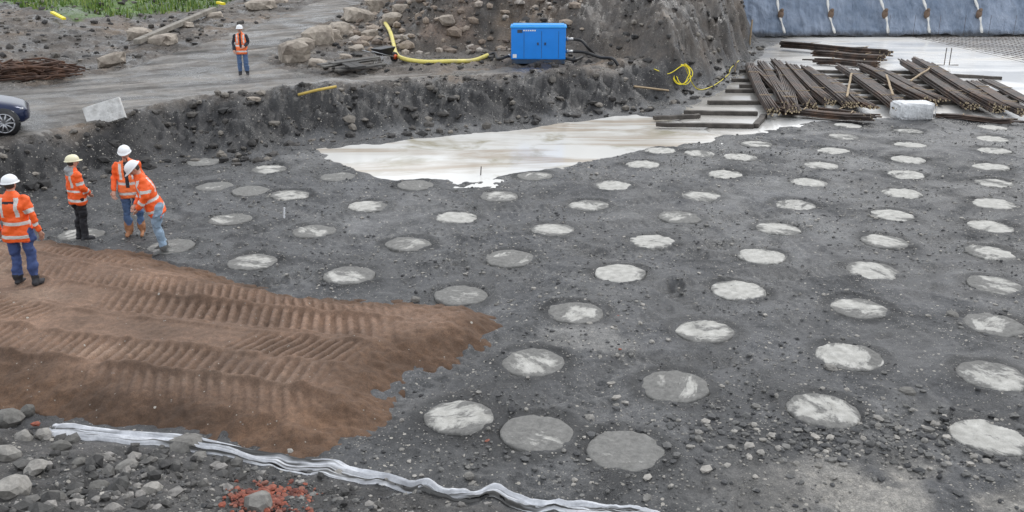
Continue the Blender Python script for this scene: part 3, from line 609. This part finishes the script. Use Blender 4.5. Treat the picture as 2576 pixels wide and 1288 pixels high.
mb=MB(); mb.loft([sect(*q,e=.6) for q in [(-1.9,.6,.85,.95),(-1.3,.68,.85,1.27),(-.6,.67,.85,1.39),(-.1,.67,.85,1.40),(.25,.68,.82,1.22),(.85,.74,.78,.90)]]); mb.obj('greenhouse_glass',[GL],parent=E)
mb=MB(); mb.loft([sect(*q,e=.6) for q in [(-1.25,.55,1.17,1.305),(-.6,.62,1.27,1.415),(-.1,.62,1.27,1.42),(.2,.56,1.17,1.26)]]); mb.obj('roof',[CB],parent=E)
for wi,(cx,cy) in enumerate([(1.35,-.83),(-1.35,-.83),(1.35,.83),(-1.35,.83)]):
    sg=-1 if cy<0 else 1; mb=MB()
    mb.tube([(cx,cy-.12*sg,.32),(cx,cy+.05*sg,.32)],.365,28,3); 
    mb.tube([(cx,cy-.1*sg,.32),(cx,cy+.085*sg,.32)],[.32,.32],28,0); mb.tube([(cx,cy+.07*sg,.32),(cx,cy+.092*sg,.32)],.235,24,3)
    for k in range(10):
        a=k*.628; mb.tube([(cx,cy+.095*sg,.32),(cx+.22*math.cos(a),cy+.095*sg,.32+.22*math.sin(a))],[.03,.02],5,1)
    rp=[(cx+.23*math.cos(b),cy+.09*sg,.32+.23*math.sin(b)) for b in np.linspace(0,6.283,25)]; mb.tube(rp,.018,5,1)
    mb.tube([(cx,cy+.08*sg,.32),(cx,cy+.11*sg,.32)],.06,12,1)
    mb.obj('wheel_%d'%(wi+1),[DK,AL,CB,GL],parent=E)
mb=MB(); 
for sy in(-.62,.62): mb.ell((1.70,sy,.62),(.13,.11,.05))
mb.obj('headlights',[LI],parent=E)
mb=MB(); 
for sy in(-.95,.95): mb.ell((.35,sy,.96),(.08,.1,.07))
mb.obj('mirrors',[CB],parent=E)
# ------------------------------------------------------------------ people
def cloth(name,c,rough=.75,var=.18):
    return simple(name,c,rough,0,var,9,.35,None,.015)
M_OR=cloth('hi_vis_orange',(.95,.125,.018),.6,.12); M_RF=cloth('reflective_tape',(.62,.62,.60),.35,.1); M_YO=cloth('hi_vis_vest',(.95,.19,.05),.6,.12)
M_NV=cloth('navy_trousers',(.045,.075,.20)); M_JN=cloth('blue_jeans',(.075,.13,.25)); M_LJ=cloth('pale_jeans',(.25,.34,.44),.8,.3); M_BK=cloth('black_trousers',(.014,.014,.018)); M_DJ=cloth('dark_fleece',(.02,.024,.035))
M_TB=cloth('tan_boots',(.36,.17,.085)); M_BB=cloth('dark_boots',(.03,.03,.035)); M_GB=cloth('grey_boots',(.13,.13,.125)); M_SK=simple('skin',(.52,.29,.21),.55,0,.08,8,.05); M_HR=simple('hair',(.05,.035,.025),.8); M_HT=simple('hard_hat',(.80,.81,.82),.3,0,.03,4,0); M_HT2=simple('cream_hard_hat',(.76,.72,.50),.3,0,.05,4,0); M_GY=cloth('grey_hood',(.30,.31,.32)); M_EY=simple('eye_mat',(.02,.02,.02),.3,0,.0,4,0); M_LP=simple('lips',(.36,.13,.11),.5,0,.0,4,0)
def person(loc,face,jacket=M_OR,arms=None,trousers=M_NV,boots=M_BB,hat=M_HT,scale=1.0,lean=0.0,head_tilt=0.0,head_turn=0.0,hem=.78,vest=False,hood=None,legs=None,arm=None,patch=False,flare=.235):
    E=bpy.data.objects.new('construction_worker',None); scene.collection.objects.link(E); E.location=loc; E.rotation_euler[2]=face; E.scale=(scale,)*3
    RX=Matrix.Translation((0,0,.92))@Matrix.Rotation(lean,4,'X')@Matrix.Translation((0,0,-.92))
    up=lambda p: tuple(RX@Vector(p))
    arms=arms or jacket; mb=MB(); seg=[]
    def ring(z,rx,ry,cy=0): return [up((rx*math.cos(t)*(abs(math.cos(t))**-.15 if abs(math.cos(t))>.01 else 1),cy+ry*math.sin(t),z)) for t in [2*math.pi*k/20 for k in range(20)]]
    k=1.0 if not vest else .93
    mb.loft([ring(hem,flare*.80*k,.14*k),ring(hem+.015,flare*k,.165*k),ring(hem+.12,flare*.98*k,.168*k),ring(1.08,.205*k,.15*k),ring(1.22,.215*k,.155*k),ring(1.36,.225*k,.150*k,.01),ring(1.44,.205*k,.125*k,.015),ring(1.50,.13,.095,.02),ring(1.54,.075,.075,.01),ring(1.57,.065,.068,0)])
    seg.append((up((0,0,hem-.02)),up((0,0,1.5)),.19,.17,0,[(.13,.20),(.40,.47)]))
    if hood: mb.ell(up((0,.06,1.52)),(.125,.11,.075)); seg.append((up((0,.07,1.52)),up((0,.05,1.56)),.16,.15,5,[]))
    L=legs or {1:((.10,0,.92),(.115,-.02,.50),(.125,.02,.10)),-1:((-.10,0,.92),(-.115,-.02,.50),(-.13,.02,.10))}
    for sg in(1,-1):
        h,kn,an=L[sg]; h=np.array(h);kn=np.array(kn);an=np.array(an)
        mb.tube([h+np.array([0,0,.02]),h*.6+kn*.4,kn,kn*.5+an*.5+np.array([0,.012,0]),an+np.array([0,0,.0])],[.108,.098,.078,.076,.072],14,0,True,True)
        seg.append((tuple(h),tuple(kn),.10,.078,1,[])); seg.append((tuple(kn),tuple(an),.078,.072,1,[]))
        f0=an+np.array([0,.045,-.045]); f1=an+np.array([.015*sg,-.17,-.065]); mb.tube([f0,an*.5+f0*.5+np.array([0,-.05,-.02]),f1+np.array([0,.07,.012]),f1],[.052,.055,.048,.036],12,0,True,True)
        bt=.16 if boots is M_TB else .03
        seg.append((tuple(f0),tuple(f1),.055,.045,2,[])); seg.append((tuple(an+np.array([0,0,-.03])),tuple(an+np.array([0,0,bt])),.085,.088,2,[]))
    A=arm or {1:((.27,.03,1.17),(.285,-.05,.93)),-1:((-.27,.03,1.17),(-.285,-.05,.93))}
    ar=1.0 if not vest else .86
    hands=MB()
    for sg in(1,-1):
        s0=np.array(up((.19*sg,.01,1.43))); el=np.array(up(A[sg][0])); wr_=np.array(up(A[sg][1]))
        mb.tube([s0,s0*.5+el*.5,el,el*.5+wr_*.5,wr_],[.082*ar,.072*ar,.063*ar,.056*ar,.050*ar],14,0,True,True)
        seg.append((tuple(s0+(el-s0)*(.05 if not vest else .0)),tuple(el),.08,.063,3,[(.55,.80)] if not vest else [])); seg.append((tuple(el),tuple(wr_),.063,.05,3,[(.45,.65)] if not vest else []))
        d=wr_-el; d/=np.linalg.norm(d); side=np.cross(d,np.array([0,0,1.0]) if abs(d[2])<.8 else np.array([0,-1.,0])); side/=np.linalg.norm(side); nrm=np.cross(d,side)
        if np.dot(side,np.array([0,-1,0]))<0 : side=-side
        inw=np.array([-sg*1.,0,0]); inw=inw-d*np.dot(inw,d); inw/=np.linalg.norm(inw)+1e-6
        hands.tube([wr_+d*.01,wr_+d*.05,wr_+d*.12,wr_+d*.135],[.027,.038,.041,.03],10,0,True,False,.6)
        for q,(o,l) in enumerate([(-.030,.07),(-.010,.082),(.010,.077),(.029,.060)]):
            b=wr_+d*.125+side*-o; hands.tube([b,b+d*l*.5+inw*.008,b+d*l*.85+inw*.03,b+d*l+inw*.05],[.0105,.010,.009,.007],7,0)
        b=wr_+d*.06+side*.036; hands.tube([b,b+side*.025+d*.03+inw*.01,b+side*.03+d*.06+inw*.02],[.013,.011,.008],7,0)
    tmp=newobj('tmp',mb.mesh('tmp')); r=tmp.modifiers.new('r','REMESH'); r.mode='VOXEL'; r.voxel_size=.0135; r.use_smooth_shade=True
    sm=tmp.modifiers.new('s','SMOOTH'); sm.iterations=5; sm.factor=.5
    dg=bpy.context.evaluated_depsgraph_get(); me=bpy.data.meshes.new_from_object(tmp.evaluated_get(dg)); bpy.data.objects.remove(tmp)
    n=len(me.vertices); co=np.empty(n*3,np.float32); me.vertices.foreach_get('co',co); co=co.reshape(-1,3).astype(float)
    no=np.empty(n*3,np.float32); me.vertices.foreach_get('normal',no); no=no.reshape(-1,3)
    ph=face*3+scale*7
    f=fbm(co[:,0]*6+co[:,1]*5+ph,co[:,2]*9+co[:,0]*2,1.0,3,int(abs(ph)*5)); co=co+no*(f*.040)[:,None]; me.vertices.foreach_set('co',co.astype(np.float32).ravel())
    for m in (jacket,trousers,boots,arms,M_RF,M_GY if hood else jacket,M_DJ): me.materials.append(m)
    cen=np.empty(len(me.polygons)*3,np.float32); me.polygons.foreach_get('center',cen); cen=cen.reshape(-1,3).astype(float)
    best=np.full(len(cen),9.); mi=np.zeros(len(cen),int)
    for a,b,ra,rb,m,st in seg:
        a=np.array(a);b=np.array(b); d=b-a; t=np.clip(((cen-a)@d)/(d@d),0,1); q=np.linalg.norm(cen-a-t[:,None]*d,axis=1)-(ra+(rb-ra)*t)
        k_=q<best; best[k_]=q[k_]; mm=np.full(len(cen),m)
        tr=((cen-a)@d)/(d@d)
        for lo,hi in st: mm[(tr>lo)&(tr<hi)]=4
        mi[k_]=mm[k_]
    inv=RX.inverted(); R3=np.array(inv.to_3x3()); lc=cen@R3.T+np.array(inv.translation)
    br=(np.abs(np.abs(lc[:,0])-.115)<.026)&(lc[:,2]>1.17)&(lc[:,2]<1.47)&(mi==0); mi[br]=4
    mi[((mi==0)|(mi==4))&(lc[:,2]<hem-.005)&(np.abs(lc[:,0])<.21)&(cen[:,2]<hem+.03)]=1
    if vest: 
        fr=(np.abs(lc[:,0])<.04)&(lc[:,1]<0)&(lc[:,2]>1.0)&(mi<5); mi[fr]=6
    if patch: mi[(np.abs(lc[:,0])<.085)&(lc[:,1]>0)&(np.abs(lc[:,2]-1.405)<.018)]=6
    me.polygons.foreach_set('material_index',mi.astype(np.int32)); me.polygons.foreach_set('use_smooth',np.ones(len(mi),bool)); me.update()
    newobj('body',me,(),E)
    hands.obj('hands',[M_SK],parent=E)
    hc=Vector(up((0,-.02,1.665))); HR=(Matrix.Rotation(head_turn,3,'Z')@Matrix.Rotation(lean+head_tilt,3,'X'))
    def hp(x,y,z): return np.array(hc+HR@Vector((x,y,z)))
    def shape(p):
        x,y,z=p; q=1-.22*max(0,-z)**1.5*(1 if y<.3 else .6); return np.array([x*q,y*(1-.06*max(0,-y)),z])
    hb=MB(); hb.ell(hc,(.078,.098,.122),0,22,16,HR,fn=shape)
    hb.tube([up((0,.0,1.50)),tuple(hp(0,.015,-.06))],[.062,.056],12,0)
    hb.tube([hp(0,-.092,.012),hp(0,-.108,-.018),hp(0,-.112,-.03),hp(0,-.095,-.036)],[.009,.013,.016,.011],8,0,True,True)
    for sg in(1,-1):
        hb.ell(hp(.08*sg,.012,-.005),(.010,.022,.034),0,10,8,HR); hb.ell(hp(.031*sg,-.086,.012),(.013,.010,.008),2,10,6,HR)
        hb.tube([hp(.015*sg,-.094,.030),hp(.045*sg,-.086,.030)],.005,5,1)
    hb.tube([hp(-.024,-.088,-.058),hp(0,-.094,-.056),hp(.024,-.088,-.058)],.0065,6,3,True,True)
    hb.ell(hp(0,.028,.012),(.083,.085,.095),1,18,12,HR)
    hb.obj('head',[M_SK,M_HR,M_EY,M_LP],parent=E)
    ht=MB(); rings=[]
    for i in range(11):
        a=i/10*math.pi/2; c_=math.cos(a); z_=math.sin(a); rg=[]
        for j in range(28):
            t_=2*math.pi*j/28; rg.append(hp(.118*max(c_,.02)**.8*math.cos(t_),.005+.142*max(c_,.02)**.8*math.sin(t_),.035+.118*z_**.95+.006*math.exp(-(math.cos(t_)*c_*6)**2)*(z_>.2)))
        rings.append(rg)
    br_=[hp(.128*math.cos(t_),.005+(.152+ (.055 if math.sin(t_)<0 else .012)*abs(math.sin(t_))**2)*math.sin(t_),.028-.012*(math.sin(t_)<0)*abs(math.sin(t_))) for t_ in [2*math.pi*j/28 for j in range(28)]]
    br2=[p+np.array(HR@Vector((0,0,.008))) for p in br_]
    ht.loft([br_,br2]+rings,0,True); ht.obj('hard_hat',[hat],parent=E)
    return E
def at(u,v,soil=False):
    x,y=G(u,v,.24 if soil else 0.0)
    z=soilhit(x,y) if soil else float(onground(np.array([x]),np.array([y]))[0])
    return (x,y,z)
R_=math.radians
person(at(72,722,True),R_(178),trousers=M_NV,scale=1.03,patch=True,hem=.74,flare=.25,arm={1:((.30,.03,1.17),(.33,-.03,.93)),-1:((-.30,.03,1.17),(-.32,-.03,.93))},legs={1:((.10,0,.92),(.115,-.01,.50),(.12,.02,.10)),-1:((-.10,0,.92),(-.13,-.01,.50),(-.16,.02,.10))})
person(at(212,603),R_(140),trousers=M_BK,hat=M_HT2,scale=.97,hood=True,arm={1:((.25,-.02,1.18),(.16,-.16,1.02)),-1:((-.25,-.02,1.18),(-.16,-.16,1.02))},legs={1:((.09,0,.92),(.09,-.02,.50),(.09,.02,.10)),-1:((-.09,0,.92),(-.08,-.02,.50),(-.08,.02,.10))},hem=.80,flare=.21)
person(at(343,590),R_(12),jacket=M_YO,arms=M_OR,trousers=M_JN,boots=M_TB,scale=1.03,vest=True,head_tilt=.15,arm={1:((.26,.02,1.18),(.24,-.12,.98)),-1:((-.27,.0,1.18),(-.27,-.14,.98))})
person(at(402,632),R_(-62),trousers=M_LJ,boots=M_GB,scale=1.05,lean=R_(18),head_tilt=R_(24),hem=.76,flare=.25,arm={1:((.25,-.06,1.19),(.15,-.25,1.03)),-1:((-.25,-.05,1.18),(-.13,-.25,1.05))},legs={1:((.10,.05,.92),(.12,-.01,.50),(.15,.06,.10)),-1:((-.10,.05,.92),(-.12,.02,.50),(-.15,.10,.10))})
x,y,z=hit(614,190); z=float(onground(np.array([x]),np.array([y]))[0])
person((x,y,z+.0),R_(8),jacket=M_YO,arms=M_DJ,trousers=M_JN,scale=1.0,vest=True,arm={1:((.27,.02,1.18),(.15,-.17,1.08)),-1:((-.29,.04,1.18),(-.25,-.10,.97))})
# ------------------------------------------------------------------ sky, sun, camera
w=bpy.data.worlds.new('World'); scene.world=w; w.use_nodes=True; nt=w.node_tree; bg=nt.nodes['Background']
sky=nt.nodes.new('ShaderNodeTexSky'); sky.sky_type='NISHITA'; sky.sun_disc=False; sky.sun_elevation=math.radians(42); sky.sun_rotation=math.radians(35); sky.dust_density=4; sky.air_density=1.2
tc=nt.nodes.new('ShaderNodeTexCoord'); no_=nt.nodes.new('ShaderNodeTexNoise'); no_.inputs['Scale'].default_value=1.6; no_.inputs['Detail'].default_value=4
nt.links.new(tc.outputs['Generated'],no_.inputs['Vector'])
cr=nt.nodes.new('ShaderNodeValToRGB'); cr.color_ramp.elements[0].position=.3; cr.color_ramp.elements[0].color=(10.6,11.2,12.1,1); cr.color_ramp.elements[1].position=.7; cr.color_ramp.elements[1].color=(14.4,14.9,15.5,1)
nt.links.new(no_.outputs[0],cr.inputs[0])
mx=nt.nodes.new('ShaderNodeMix'); mx.data_type='RGBA'; mx.inputs[0].default_value=.9
nt.links.new(sky.outputs[0],mx.inputs[6]); nt.links.new(cr.outputs[0],mx.inputs[7]); nt.links.new(mx.outputs[2],bg.inputs['Color']); bg.inputs['Strength'].default_value=.105
sl=bpy.data.lights.new('sun','SUN'); sl.energy=1.15; sl.angle=math.radians(14); sl.color=(1,.98,.95); so=bpy.data.objects.new('sun',sl); scene.collection.objects.link(so)
el,az=math.radians(42),math.radians(35); sdv=Vector((math.sin(az)*math.cos(el),math.cos(az)*math.cos(el),math.sin(el))); so.rotation_euler=sdv.to_track_quat('Z','Y').to_euler(); so.location=(0,0,30)
cam=bpy.data.cameras.new('camera'); co=bpy.data.objects.new('camera',cam); scene.collection.objects.link(co); co.location=(0,0,CH); co.rotation_euler=(math.pi/2-TH,0,0); cam.sensor_width=36; cam.lens=36*F/2576; cam.clip_end=3000; cam.clip_start=.1
scene.camera=co
scene.view_settings.view_transform='Standard'; scene.view_settings.look='None'; scene.view_settings.exposure=0
